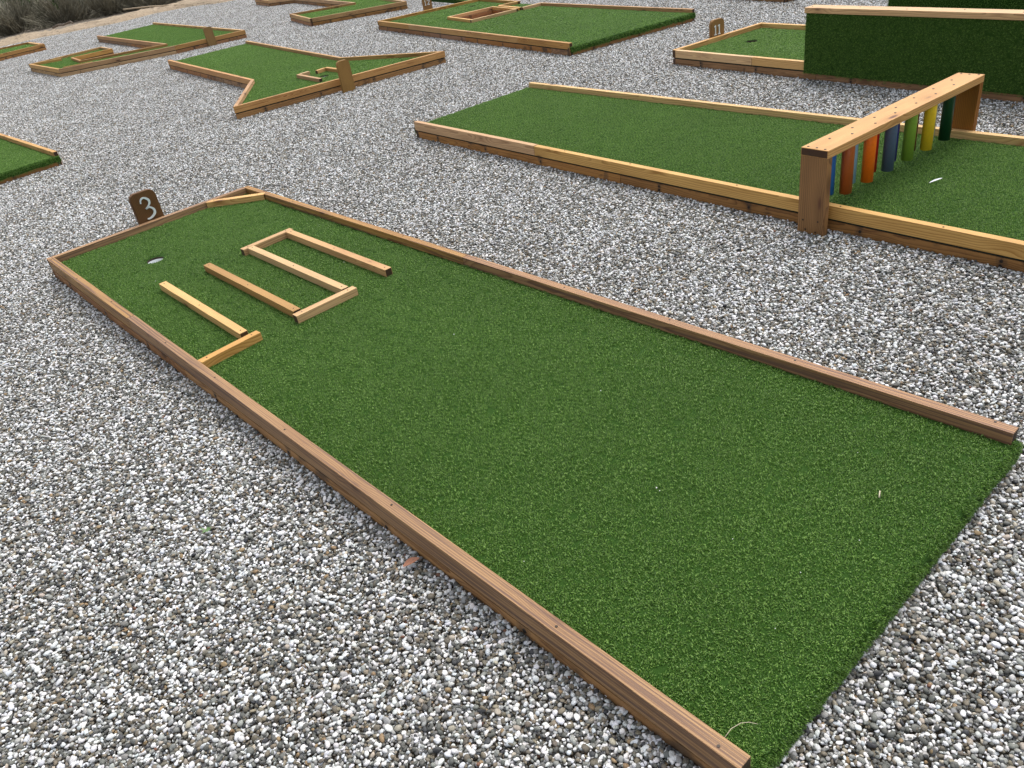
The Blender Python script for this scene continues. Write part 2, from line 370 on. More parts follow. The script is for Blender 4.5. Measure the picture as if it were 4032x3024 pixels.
# ------------------------------------------------------------------ a minigolf green
RW = .038
def green(P, edges, label, breaks=None, holes=(), cup=None, cup_white=True, rail_mat=W_RAIL, frame_mat=W_FRAME,
          spacing=.017, nb=42, stop=None, screws=True, frame_mats=None, group='wood edged minigolf greens on the gravel'):
    """P outer corners counter-clockwise; edges[i]: 'r' rail, 'o' open end"""
    P = [np.array(p, float) for p in P]; m = len(P)
    c = P[0]; root = empty('minigolf_green', (c[0], c[1], 0), label, 'minigolf green', group)
    breaks = breaks or {}; stop = stop or {}; fm = frame_mats or {}
    inner = inset_poly(P, [RW]*m)
    def kind(i):      # joint at vertex i between edge i-1 and i
        if edges[i-1] == 'o' or edges[i] == 'o': return 'end'
        d0 = unit(P[i]-P[i-1]); d1 = unit(P[(i+1) % m]-P[i]); cr = d0[0]*d1[1]-d0[1]*d1[0]; dt = d0@d1
        if cr > 0 and abs(dt) < .35: return 'butt'
        return 'mitre'
    def edge_boards(i, z0, z1, mat, name, ins, brk):
        a, b = P[i], P[(i+1) % m]; d = unit(b-a); n = np.array([-d[1], d[0]])
        a = a+n*ins; b = b+n*ins; L = np.linalg.norm(P[(i+1) % m]-P[i])
        ks, ke = kind(i), kind((i+1) % m)
        wd = RW-ins
        o0, i0 = a, a+n*wd; o1, i1 = b, b+n*wd
        if ks == 'butt':
            dp = unit(P[i]-P[i-1]); npv = np.array([-dp[1], dp[0]]); q = P[i-1]+npv*(RW+.0008)
            o0 = line_x(a, d, q, dp); i0 = line_x(a+n*wd, d, q, dp)
        elif ks == 'mitre': i0 = inner[i]+0*n; o0 = P[i]+(inner[i]-P[i])*(ins/RW); o0 = o0+d*.0004; i0 = i0+d*.0004
        elif ins: o0 = o0; 
        if ke == 'mitre': i1 = inner[(i+1) % m]; o1 = P[(i+1) % m]+(inner[(i+1) % m]-P[(i+1) % m])*(ins/RW); o1 = o1-d*.0004; i1 = i1-d*.0004
        elif ke == 'butt' and ins: o1 = o1-d*0.0; 
        if i in stop:
            lo, hi = stop[i]; 
            if name == 'rail':
                if hi < 1: o1 = o0+d*L*hi; i1 = o1+n*wd
                if lo > 0: o0 = a+d*L*lo; i0 = o0+n*wd
        ts = [0]+[t for t in brk]+[1]
        # fractions along the outer line
        for k in range(len(ts)-1):
            g0 = 0 if ts[k] == 0 else .0014; g1 = 0 if ts[k+1] == 1 else .0014
            s0 = o0 if ts[k] == 0 else a+d*(L*ts[k]+g0); s1 = o1 if ts[k+1] == 1 else a+d*(L*ts[k+1]-g1)
            t0 = i0 if ts[k] == 0 else s0+n*wd; t1 = i1 if ts[k+1] == 1 else s1+n*wd
            if (s1-s0)@d < .03: continue
            j = rng.normal(0, .0006)
            bo = board(name, root, [s0, s1, t1, t0], z0, z1+j, mat)
            if name == 'frame_board':
                for kk in range(int((s1-s0)@d/.62)):
                    for zz_ in ((.035,) if kk % 3 else (.020, .042)):
                        q_ = bpy.data.objects.new('bolt', SCREW); col.objects.link(q_); q_.parent = bo
                        q_.location = (.31+.62*kk, -.0006, zz_-(z0+z1+j)/2); q_.rotation_euler = (math.pi/2, 0, 0); q_.scale = (1.9, 1.9, 1.5)
        if name == 'rail' and screws:
            nS = max(2, int(L/.6)); 
            for k in range(nS+1):
                t = min(max((k+rng.uniform(-.15, .15))/nS, .012), .988)
                if i in stop and not (stop[i][0] <= t <= stop[i][1]): continue
                p = a+d*L*t+n*(RW*.5+rng.normal(0, .004)); screw(root, p[0], p[1], z1+.0004)
    for i in range(m):
        if edges[i] == 'r': edge_boards(i, .0680, .1328, rail_mat, 'rail', 0, breaks.get(i, []))
        if edges[i] in ('r', 'o'):
            edge_boards(i, -.03, .086 if edges[i] == 'o' else .0570, fm.get(i, frame_mat), 'frame_board', .003, [min(.95, t+.13) for t in breaks.get(i, [])] or ([rng.uniform(.35, .65)] if np.linalg.norm(P[(i+1) % m]-P[i]) > 2.6 else []))
    hl = [list(map(np.array, h)) for h in holes]
    if cup is not None:
        hl.append(circ(cup, .048, cw=True))
        cc = np.array(cup)
        # wooden rim of the cut and the liner below
        def tube(rad, z0, z1, floor=False):
            V = []; F = []; nn = 32
            for z in (z1, z0):
                for i in range(nn): V.append((rad*math.cos(2*math.pi*i/nn), rad*math.sin(2*math.pi*i/nn), z))
            for i in range(nn): F.append((i, (i+1) % nn, nn+(i+1) % nn, nn+i))
            if floor: F.append(tuple(range(nn, 2*nn)))
            return mesh_from(V, F, False)
        link('cup_rim', tube(.0485, .080, ZT), M_HOLE, root, (cc[0], cc[1], 0))
        link('cup', tube(.0475, .004 if cup_white else -.02, .081, True), M_CUP if cup_white else M_HOLE, root, (cc[0], cc[1], 0))
    turf_part(root, P, [e != 'r' for e in edges], hl, spacing=spacing, nb=nb)
    return root, P

# main green with the 3 sign
G3 = [(-2.643, 4.717), (.305, .870), (1.388, 1.705), (-1.565, 5.545)]
A, D, C, B = [np.array(p) for p in G3]
green(G3, 'rorr', 'large nearest green with the cup and parallel wooden barriers, filling the middle of the photo',
      breaks={0: [.292], 2: [.505]}, cup=(-1.915, 4.468), rail_mat=W_NEAR, spacing=.0165, nb=46)
# green crossed by the tube gate
d2 = np.array([math.cos(R(-56.5)), math.sin(R(-56.5))]); n2 = np.array([-d2[1], d2[0]])
b0 = np.array([-.415, 6.547]); b1 = b0+d2*6.1; b2 = b1+n2*1.275; b3 = np.array([.626, 7.262])
green([b0, b1, b2, b3], 'roro', 'long open-ended green crossed by the gate of coloured tubes',
      breaks={0: [.246, .80], 2: [.235]}, rail_mat=W_PALE, spacing=.018)
# star shaped green
green([(-2.292, 8.498), (-.104, 9.645), (-1.354, 10.473), (-3.177, 13.811), (-4.261, 13.106), (-2.393, 9.973)], 'rrroro'.replace('oro', 'orr'),
      'pointed green with zigzag sides, a white cup and two small corner barriers', cup=(-1.492, 9.61), rail_mat=W_RAIL, spacing=.023, nb=50,
      breaks={3: []})
# far left green with a hook
green([(-6.434, 14.379), (-4.627, 14.826), (-3.529, 15.395), (-6.565, 20.211), (-7.564, 19.319), (-4.959, 15.386), (-6.33, 15.13), (-6.73, 15.807), (-6.136, 16.151), (-6.595, 16.852), (-7.608, 15.954)],
      'rrrorrrrrrr', 'hook-shaped green left of the pointed green, ending in a narrow U-shaped arm', rail_mat=W_RAIL, spacing=.026, nb=54, screws=False, frame_mats={0: W_PALE, 10: W_RAIL})
# green with the 12 sign
G12 = [(-1.083, 13.415), (1.192, 8.78), (2.741, 9.561), (1.343, 12.279), (1.085, 12.847), (.55, 14.06)]
H12 = [(.025, 12.470), (.659, 12.735), (.941, 12.084), (.317, 11.789)]
green(G12, 'rorrrr'.replace('rorrrr', 'rororr'), 'wide green with a rectangular wood-lined opening, in front of the sign reading 12',
      holes=[H12], cup=(.40, 13.53), cup_white=False, rail_mat=W_RAIL, spacing=.025, nb=54, breaks={0: [.22, .42, .8]}, screws=False)
# green with the 11 sign
e1 = np.array([1.956, 7.566]); d11 = np.array([math.cos(R(-61.4)), math.sin(R(-61.4))]); n11 = np.array([-d11[1], d11[0]])
WG = 1.16; L11 = 4.88
e2 = e1+d11*L11; e3 = e2+n11*WG; e4 = e1+n11*WG
SW = 1.461
green([e1, e2, e3, e4], 'rorr', 'green with a dark cup beside the sign reading 11, leading to the turf ramp', cup=(2.68, 7.54), cup_white=False,
      rail_mat=W_PALE, spacing=.021, nb=48, stop={0: (0, SW/L11), 2: (1-1.39/L11, 1)}, screws=False, breaks={0: [.19]})
# left border green
K = np.array([-3.825, 7.832]); uL = np.array([-.6347, .7727]); vL = np.array([-.760, -.65])
green([K, K+uL*4.88, K+uL*4.88+vL*1.37, K+vL*1.37], 'rrro', 'green cut off by the left border, its turf rolled over the open end', rail_mat=W_PALE, spacing=.02, breaks={0: [.5]}, screws=False)
# far left small green
green([(-8.846, 19.644), (-9.715, 20.850), (-11.35, 19.95), (-10.55, 17.9)][::1], 'rrrr', 'farthest left green near the sandy bank, with a cut corner', rail_mat=W_RAIL, spacing=.028, nb=54, screws=False)
# green at the top border
green([(-2.383, 15.378), (-.672, 15.52), (-3.25, 22.4), (-4.563, 21.833), (-4.046, 20.74), (-3.40, 20.43), (-1.736, 16.857), (-2.953, 16.825)], 'rrrrrrrr',
      'L-shaped green at the top border, left of the sign reading 12', rail_mat=W_RAIL, spacing=.028, nb=54, screws=False)
# green behind, only its front corner shows
green([(3.84, 9.706), (4.95, 10.16), (4.15, 12.1), (3.06, 11.63)], 'orrr', 'green cut by the top border, only its turf-covered front corner in view', rail_mat=W_RAIL, spacing=.025, nb=50, screws=False)

# ------------------------------------------------------------------ barriers on the turf
ZB0, ZB1 = .0945, .1335
def beam(root, p, q, wd=.039, mat=W_PALE, z0=ZB0, z1=ZB1, sc=True, name='beam'):
    p, q = np.array(p), np.array(q); d = unit(q-p); n = np.array([-d[1], d[0]])*wd/2
    o = board(name, root, [p-n, q-n, q+n, p+n], z0, z1, mat)
    if sc:
        L = np.linalg.norm(q-p)
        for t in ([.03, .5, .97] if L > .5 else [.12, .88]):
            s = p+d*L*t; screw(root, s[0], s[1], z1+.0005, s=.85)
    return o
r = empty('zigzag_barrier', (-1.1, 4.0, 0), 'S-shaped barrier of five pale beams in the middle of the nearest green', 'barrier')
beam(r, (-1.118, 4.455), (-.500, 3.640)); beam(r, (-1.355, 4.280), (-1.105, 4.485), mat=W_RAIL)
beam(r, (-1.312, 4.300), (-.702, 3.498)); beam(r, (-.915, 3.290), (-.655, 3.492)); beam(r, (-1.522, 4.146), (-.912, 3.345), mat=W_RAIL)
r = empty('corner_barrier', (-1.3, 3.5, 0), 'L-shaped barrier of two beams against the left rail of the nearest green', 'barrier')
beam(r, (-1.720, 3.985), (-1.132, 3.208), mat=W_PALE); beam(r, (-1.278, 2.998), (-1.062, 3.190), mat=W_PALE)
r = empty('corner_brace', (-1.6, 5.31, 0), 'short diagonal brace across the back corner of the nearest green', 'barrier')
beam(r, (-1.800, 5.325), (-1.405, 5.284), mat=W_PALE, wd=.045)
r = empty('corner_barrier', (-1.69, 9.6, 0), 'small corner barrier on the pointed green, left of its cup', 'barrier', 'small corner barriers round the cup')
beam(r, (-1.81, 9.79), (-1.485, 9.255), mat=W_RAIL, sc=False); beam(r, (-1.79, 9.81), (-1.69, 9.87), mat=W_PALE, sc=False)
r = empty('corner_barrier', (-1.45, 9.9, 0), 'small corner barrier on the pointed green, behind its cup', 'barrier', 'small corner barriers round the cup')
beam(r, (-1.500, 9.945), (-1.24, 9.55), mat=W_RAIL, sc=False); beam(r, (-1.60, 9.83), (-1.518, 9.92), mat=W_PALE, sc=False)
# frame of the rectangular opening in green 12
r = empty('opening_frame', (.5, 12.2, 0), 'rectangular timber frame lining the opening in the green before the 12 sign', 'timber frame')
H = [np.array(p) for p in H12]
for i in range(4):
    a, b = H[i], H[(i+1) % 4]; d = unit(b-a); n = np.array([-d[1], d[0]])
    # H12 runs clockwise: outside is to the left
    board('beam', r, [a+n*.03, b+n*.03+d*.03, b-n*.004+d*.03, a-n*.004], ZB0, ZB1, W_PALE)
    board('lining', r, [a-n*.004, b-n*.004, b-n*.022, a-n*.022], -.03, ZB0-.002, W_FRAME)
me = mesh_from([(p[0]-.5, p[1]-12.2, 0) for p in H], [(3, 2, 1, 0)]); link('base_board', me, W_FRAME, r, (.5, 12.2, .012))
r = empty('corner_barrier', (.9, 12.4, 0), 'angled timber barrier at the right rear edge of the green before the 12 sign', 'barrier')
beam(r, (1.33, 12.26), (1.045, 12.12), sc=False); beam(r, (1.02, 12.145), (.762, 12.74), sc=False); beam(r, (.762, 12.775), (1.085, 12.88), mat=W_RAIL, sc=False)
# diagonal cut corners of the hooked green
r = empty('corner_brace', (-7.2, 15.6, 0), 'thin brace in the near left corner of the hook-shaped green', 'barrier')
beam(r, (-7.50, 15.93), (-7.02, 15.99), mat=W_PALE, sc=False, wd=.03); beam(r, (-6.42, 14.56), (-5.95, 14.62), mat=W_RAIL, sc=False, wd=.03)
r = empty('corner_brace', (-9.1, 19.7, 0), 'thin diagonal brace in the corner of the farthest left green', 'barrier')
beam(r, (-8.98, 19.72), (-9.62, 20.65), mat=W_PALE, sc=False, wd=.03)

# ------------------------------------------------------------------ tube gate
ax = unit((1.163, .749)); wx = np.array([ax[1], -ax[0]]); G0 = np.array([1.493, 3.535])
gate = empty('tube_gate', (G0[0], G0[1], 0), 'wooden gate across the long green with two rows of coloured tubes hanging under its plank', 'obstacle')
PL, PW = 1.385, .140
zt = .416
board('plank', gate, [G0-wx*0, G0+wx*PW, G0+wx*PW+ax*PL, G0+ax*PL][0:1]+[G0+wx*0+wx*PW, G0+wx*PW+ax*PL, G0+ax*PL] if False else [G0+wx*PW, G0+wx*PW+ax*PL, G0+ax*PL, G0], zt-.038, zt, W_PALE, bev=.003)
def post(p, sgn, zlo):
    # upright 140 x 38 board, grain vertical: local x is up
    me, loc, rz = prism([(0, 0), (zt-.0385-zlo, 0), (zt-.0385-zlo, .138), (0, .138)], -.019, .019, .002, True)
    o = link('post', me, [W_POST, M_ENDG], gate, (0, 0, 0))
    # columns: local x -> up, local y -> wx, local z -> ax*sgn
    X = Vector((0, 0, 1)); Y = Vector((wx[0], wx[1], 0)); Z = X.cross(Y)
    Mx = Matrix((X, Y, Z)).transposed().to_4x4(); pos = Vector((p[0], p[1], zlo)); Mx.translation = pos-Vector(gate.location)
    o.matrix_local = Mx @ Matrix.Translation((0, 0, 0)); return o
post(G0+ax*.019+wx*.001, 1, -.03); post(G0+ax*(PL-.019)+wx*.001, 1, -.03)
for (s, t, z) in ((.0, .03, .07), (.0, .11, .075), (0, .045, .025), (0, .10, .02)):
    q = G0+wx*t-ax*.0012; screw(gate, q[0], q[1], z, rot=(0, math.pi/2, math.atan2(ax[1], ax[0])))
TC = {'rust': (.38, .095, .022), 'orange': (.90, .18, .010), 'slate_blue': (.085, .12, .20), 'leaf_green': (.22, .36, .045), 'yellow': (.90, .58, .03),
      'bottle_green': (.004, .045, .018), 'bright_blue': (.03, .16, .50), 'light_blue': (.27, .50, .68), 'red': (.50, .01, .01), 'indigo': (.04, .03, .25), 'maroon': (.16, .02, .015), 'white': (.7, .7, .68), 'dark_red': (.20, .012, .012)}
def tube(cname, s, off):
    ro, ri, z0, z1 = .0285, .0255, .145, zt-.039; nn = 28; V = []; F = []
    for rad, z in ((ro, z1), (ro, z0), (ri, z0), (ri, z0+.12)):
        for i in range(nn): V.append((rad*math.cos(2*math.pi*i/nn), rad*math.sin(2*math.pi*i/nn), z))
    for k in range(3):
        for i in range(nn): F.append((k*nn+i, (k+1)*nn+i, (k+1)*nn+(i+1) % nn, k*nn+(i+1) % nn))
    F.append(tuple(range(3*nn, 4*nn)))
    me = mesh_from(V, F, True); p = G0+ax*s+wx*off
    mt = bpy.data.materials.get('tube_'+cname) or plain('tube_'+cname, TC[cname], .38, noise=.12, nscale=90)
    o = link('tube', me, mt, gate, (p[0], p[1], 0)); o['label'] = cname.replace('_', ' ')+' plastic tube'
for i, cname in enumerate(('rust', 'orange', 'slate_blue', 'leaf_green', 'yellow', 'bottle_green')): tube(cname, .222+.179*i, .103)
for i, cname in enumerate(('bright_blue', 'light_blue', 'red', 'indigo', 'maroon', 'white', 'dark_red')): tube(cname, .170+.180*i, .042)
for i in range(7):
    s = .155+.180*i; p = G0+ax*s+wx*(.045+rng.normal(0, .003)); screw(gate, p[0], p[1], zt+.0005, s=1.5)
    if i < 6: p = G0+ax*(s+.10)+wx*(.098+rng.normal(0, .003)); screw(gate, p[0], p[1], zt+.0005, s=1.5)
for e_ in (.02, PL-.02):
    for t in (.025, .07, .115): p = G0+ax*(e_+rng.normal(0, .003))+wx*t; screw(gate, p[0], p[1], zt+.0005, s=1.4)

# ------------------------------------------------------------------ ramp walls on green 11
def wall(offs, s0, s1, label, inward):
    p = e1+n11*offs+d11*s0; q = e1+n11*offs+d11*s1; T = .089
    root = empty('turf_ramp_wall', (p[0], p[1], 0), label, 'ramp wall', 'turf covered ramp walls')
    zl, zh = (.055, .4835)
    # footprint counter-clockwise p->q along the outer side
    P = [p, q, q+n11*T, p+n11*T]
    core = inset_poly(P, [.004]*4)
    board('core', root, core, zl+.003, zh-.001, W_FRAME, bev=0, ends=False)
    V = []; F = []; role = []; tone = []
    for i in range(4):
        a, b = P[i], P[(i+1) % 4]
        base = len(V)
        V += [(a[0], a[1], zl), (b[0], b[1], zl), (b[0], b[1], zh), (a[0], a[1], zh)]; tone += [.3]*4
        F.append((base, base+1, base+2, base+3)); role.append(1)
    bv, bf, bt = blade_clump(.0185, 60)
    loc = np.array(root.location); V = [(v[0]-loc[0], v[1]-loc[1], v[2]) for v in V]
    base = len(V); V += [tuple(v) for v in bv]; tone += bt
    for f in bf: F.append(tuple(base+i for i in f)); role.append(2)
    me = mesh_from(V, F)
    me.attributes.new('role', 'INT', 'FACE').data.foreach_set('value', role)
    me.attributes.new('tone', 'FLOAT', 'POINT').data.foreach_set('value', tone)
    me.materials.append(M_BACK); me.materials.append(M_BLADE); me.polygons.foreach_set('material_index', [1 if x == 2 else 0 for x in role])
    o = bpy.data.objects.new('turf_cover', me); col.objects.link(o); o.parent = root
    md = o.modifiers.new('blades', 'NODES'); md.node_group = TURF
    md[[s.identifier for s in TURF.interface.items_tree if s.name == 'Spacing'][0]] = .019
    cq = [p-n11*.010-d11*.012, q-n11*.010, q+n11*(T+.010), p+n11*(T+.010)-d11*.012]
    board('cap_rail', root, cq, .484, .522, W_PALE, bev=.003)
    for k in range(9):
        s_ = p+d11*(.03+.38*k)+n11*(.03+.03*(k % 2)); screw(root, s_[0], s_[1], .5225, s=1.3)
    return root
wall(-.014, SW, L11-.3, 'long dark turf-covered ramp wall with pale cap rail, nearer of the two', 1)
wall(WG-.081, 1.395, L11-.3, 'turf-covered ramp wall seen over the cap rail of the nearer one', -1)
# the sloping ramp between the two walls
rp = empty('turf_ramp', (e1[0]+1.6*d11[0]+.1*n11[0], e1[1]+1.6*d11[1]+.1*n11[1], 0), 'sloping turf ramp hidden between the two turf-covered walls', 'ramp')
qa = e1+d11*1.75+n11*.085; qb = e1+d11*(L11-.35)+n11*.085; qc = qb+n11*(WG-.175); qd = qa+n11*(WG-.175)
lx, ly = rp.location[0], rp.location[1]
V = [(q[0]-lx, q[1]-ly, z) for q, z in ((qa, .096), (qb, .38), (qc, .38), (qd, .096), (qa, .094), (qb, .094), (qc, .094), (qd, .094))]
link('ramp_surface', mesh_from(V, [(0, 1, 2, 3), (7, 6, 5, 4), (1, 5, 6, 2), (0, 4, 5, 1), (3, 2, 6, 7)]), M_BACK, rp, (lx, ly, 0))

# ------------------------------------------------------------------ sign boards
def sign(base_l, base_r, ztop, label, digits=None, mat=W_SIGN, th=.036, tilt=0, face_in=True, clip=.034, zbot=-.03):
    bl, br = np.array(base_l), np.array(base_r); Wd = np.linalg.norm(br-bl); a = math.atan2(br[1]-bl[1], br[0]-bl[0])
    root = empty('sign_board', (bl[0], bl[1], 0), label, 'sign')
    # board in the vertical plane: local x up (grain), y towards the left-right axis
    Hh = ztop-zbot
    c = clip; pts = [(0, 0), (Hh-c, 0), (Hh-c*.35, c*.3), (Hh, c), (Hh, Wd-c), (Hh-c*.35, Wd-c*.3), (Hh-c, Wd), (0, Wd)]
    bm = bmesh.new(); f0 = [bm.verts.new((x, y, 0)) for x, y in pts]; f1 = [bm.verts.new((x, y, th)) for x, y in pts]
    bm.faces.new(f0[::-1]); bm.faces.new(f1)
    for i in range(len(pts)): bm.faces.new((f0[i], f0[(i+1) % len(pts)], f1[(i+1) % len(pts)], f1[i]))
    bmesh.ops.recalc_face_normals(bm, faces=bm.faces)
    bmesh.ops.bevel(bm, geom=list(bm.edges), offset=.003, segments=2, affect='EDGES', clamp_overlap=True)
    me = bpy.data.meshes.new('board'); bm.to_mesh(me); bm.free()
    o = link('board', me, mat, root, (0, 0, 0))
    Y = Vector((math.cos(a), math.sin(a), 0)); X = Vector((math.sin(tilt)*math.sin(a)*-1, math.sin(tilt)*math.cos(a), math.cos(tilt)))
    Zv = X.cross(Y)     # towards the back (away from the camera)
    Mx = Matrix((X, Y, Zv)).transposed().to_4x4(); Mx.translation = Vector((0, 0, zbot)); o.matrix_local = Mx
    if digits:
        for (poly, h) in digits(Wd):
            # poly in (across, up) metres from the board's lower left at the rail height
            bm = bmesh.new(); loops = poly; vs0 = []; 
            Vv = []; Ff = []
            nL = len(loops)
            for zz in (-.006, -.0005):
                for p in loops: Vv.append((p[1]-zbot, p[0], zz))
            tri = tessellate_polygon([[Vector((p[0], p[1], 0)) for p in loops]])
            for t in tri: Ff.append(t); Ff.append(tuple(nL+i for i in t[::-1]))
            for i in range(nL): Ff.append((i, (i+1) % nL, nL+(i+1) % nL, nL+i))
            me = mesh_from(Vv, Ff); bm.from_mesh(me); bmesh.ops.recalc_face_normals(bm, faces=bm.faces); bm.to_mesh(me); bm.free()
            q = link('numeral', me, M_NUM); q.parent = o; q.location = (0, 0, 0)
    return root
def ribbon(pts, wds):
    P = [np.array(p, float) for p in pts]; Lf = []; Rt = []
    for i in range(len(P)):
        d = unit(P[min(i+1, len(P)-1)]-P[max(i-1, 0)]); n = np.array([-d[1], d[0]]); Lf.append(P[i]+n*wds[i]/2); Rt.append(P[i]-n*wds[i]/2)
    return Lf+Rt[::-1]
def spline(c, k=8):
    c = [np.array(p, float) for p in c]; c = [2*c[0]-c[1]]+c+[2*c[-1]-c[-2]]; out = []
    for i in range(1, len(c)-2):
        for j in range(k):
            t = j/k; p0, p1, p2, p3 = c[i-1:i+3]
            out.append(.5*((2*p1)+(-p0+p2)*t+(2*p0-5*p1+4*p2-p3)*t*t+(-p0+3*p1-3*p2+p3)*t**3))
    out.append(c[-2]); return out
def three(Wd):
    def T(x, y): return (Wd*.52+(x-.5)*.070, .148+y*.132)
    up = spline([T(.02, .77), T(.13, .93), T(.42, 1.0), T(.75, .88), T(.80, .72), T(.62, .58), T(.30, .46)])
    lo = spline([T(.30, .46), T(.62, .50), T(.93, .36), T(.93, .18), T(.70, .06), T(.35, -.02), T(.10, -.01)])
    n1, n2 = len(up), len(lo)
    w1 = [.008+.006*math.sin(math.pi*i/(n1-1))**2*(1 if i > n1*.4 else .5) for i in range(n1)]
    w2 = [.008+.007*math.sin(math.pi*i/(n2-1))**2 for i in range(n2)]
    pts = up[:-1]
    return [(ribbon(up, w1), 0), (ribbon(lo, w2), 0)]
def one_poly(x0, y0, hh):
    s = hh/.09
    pts = [(0, .0), (.032, .0), (.032, .006), (.022, .010), (.022, .09), (.016, .09), (.0, .078), (.0, .073), (.011, .077), (.011, .010), (0, .006)]
    return [(x0+x*s, y0+y*s) for x, y in pts]
def eleven(Wd): return [(one_poly(.030, .142, .085), 0), (one_poly(.078, .142, .085), 0)]
def twelve(Wd):
    return [([(x, y+.03) for x, y in p], h) for p, h in twelve0(Wd)]
def twelve0(Wd):
    two = spline([(.075, .200), (.080, .214), (.095, .220), (.110, .212), (.112, .198), (.100, .180), (.082, .160), (.074, .151)])
    base = [(.072, .146), (.114, .146), (.116, .162), (.110, .162), (.108, .155), (.072, .155)]
    return [(one_poly(.026, .146, .074), 0), (ribbon(two, [.007+.004*math.sin(math.pi*i/(len(two)-1)) for i in range(len(two))]), 0), (base, 0)]
nb3 = unit(np.array([-(5.184-5.087), (2.175-2.045)]))
s3o = nb3*.003
sign((-2.182+s3o[0], 5.084+s3o[1]), (-2.050+s3o[0], 5.186+s3o[1]), .318, 'dark brown board with a white number 3 behind the nearest green', three)
sign((2.400, 7.825), (2.545, 7.902), .275, 'light brown board with the white number 11', eleven, mat=W_SIGN2)
sign((-.355, 13.915), (-.215, 13.975), .36, 'weathered grey-brown board with the white number 12, cut by the top border', twelve, mat=W_SIGN2)
sign((-1.228, 8.925), (-1.104, 9.000), .318, 'blank back of a brown sign board standing against the pointed green', mat=W_SIGN2)
sign((-4.132, 15.05), (-4.0, 15.12), .305, 'blank back of a brown sign board standing against the hook-shaped green', mat=W_SIGN2)

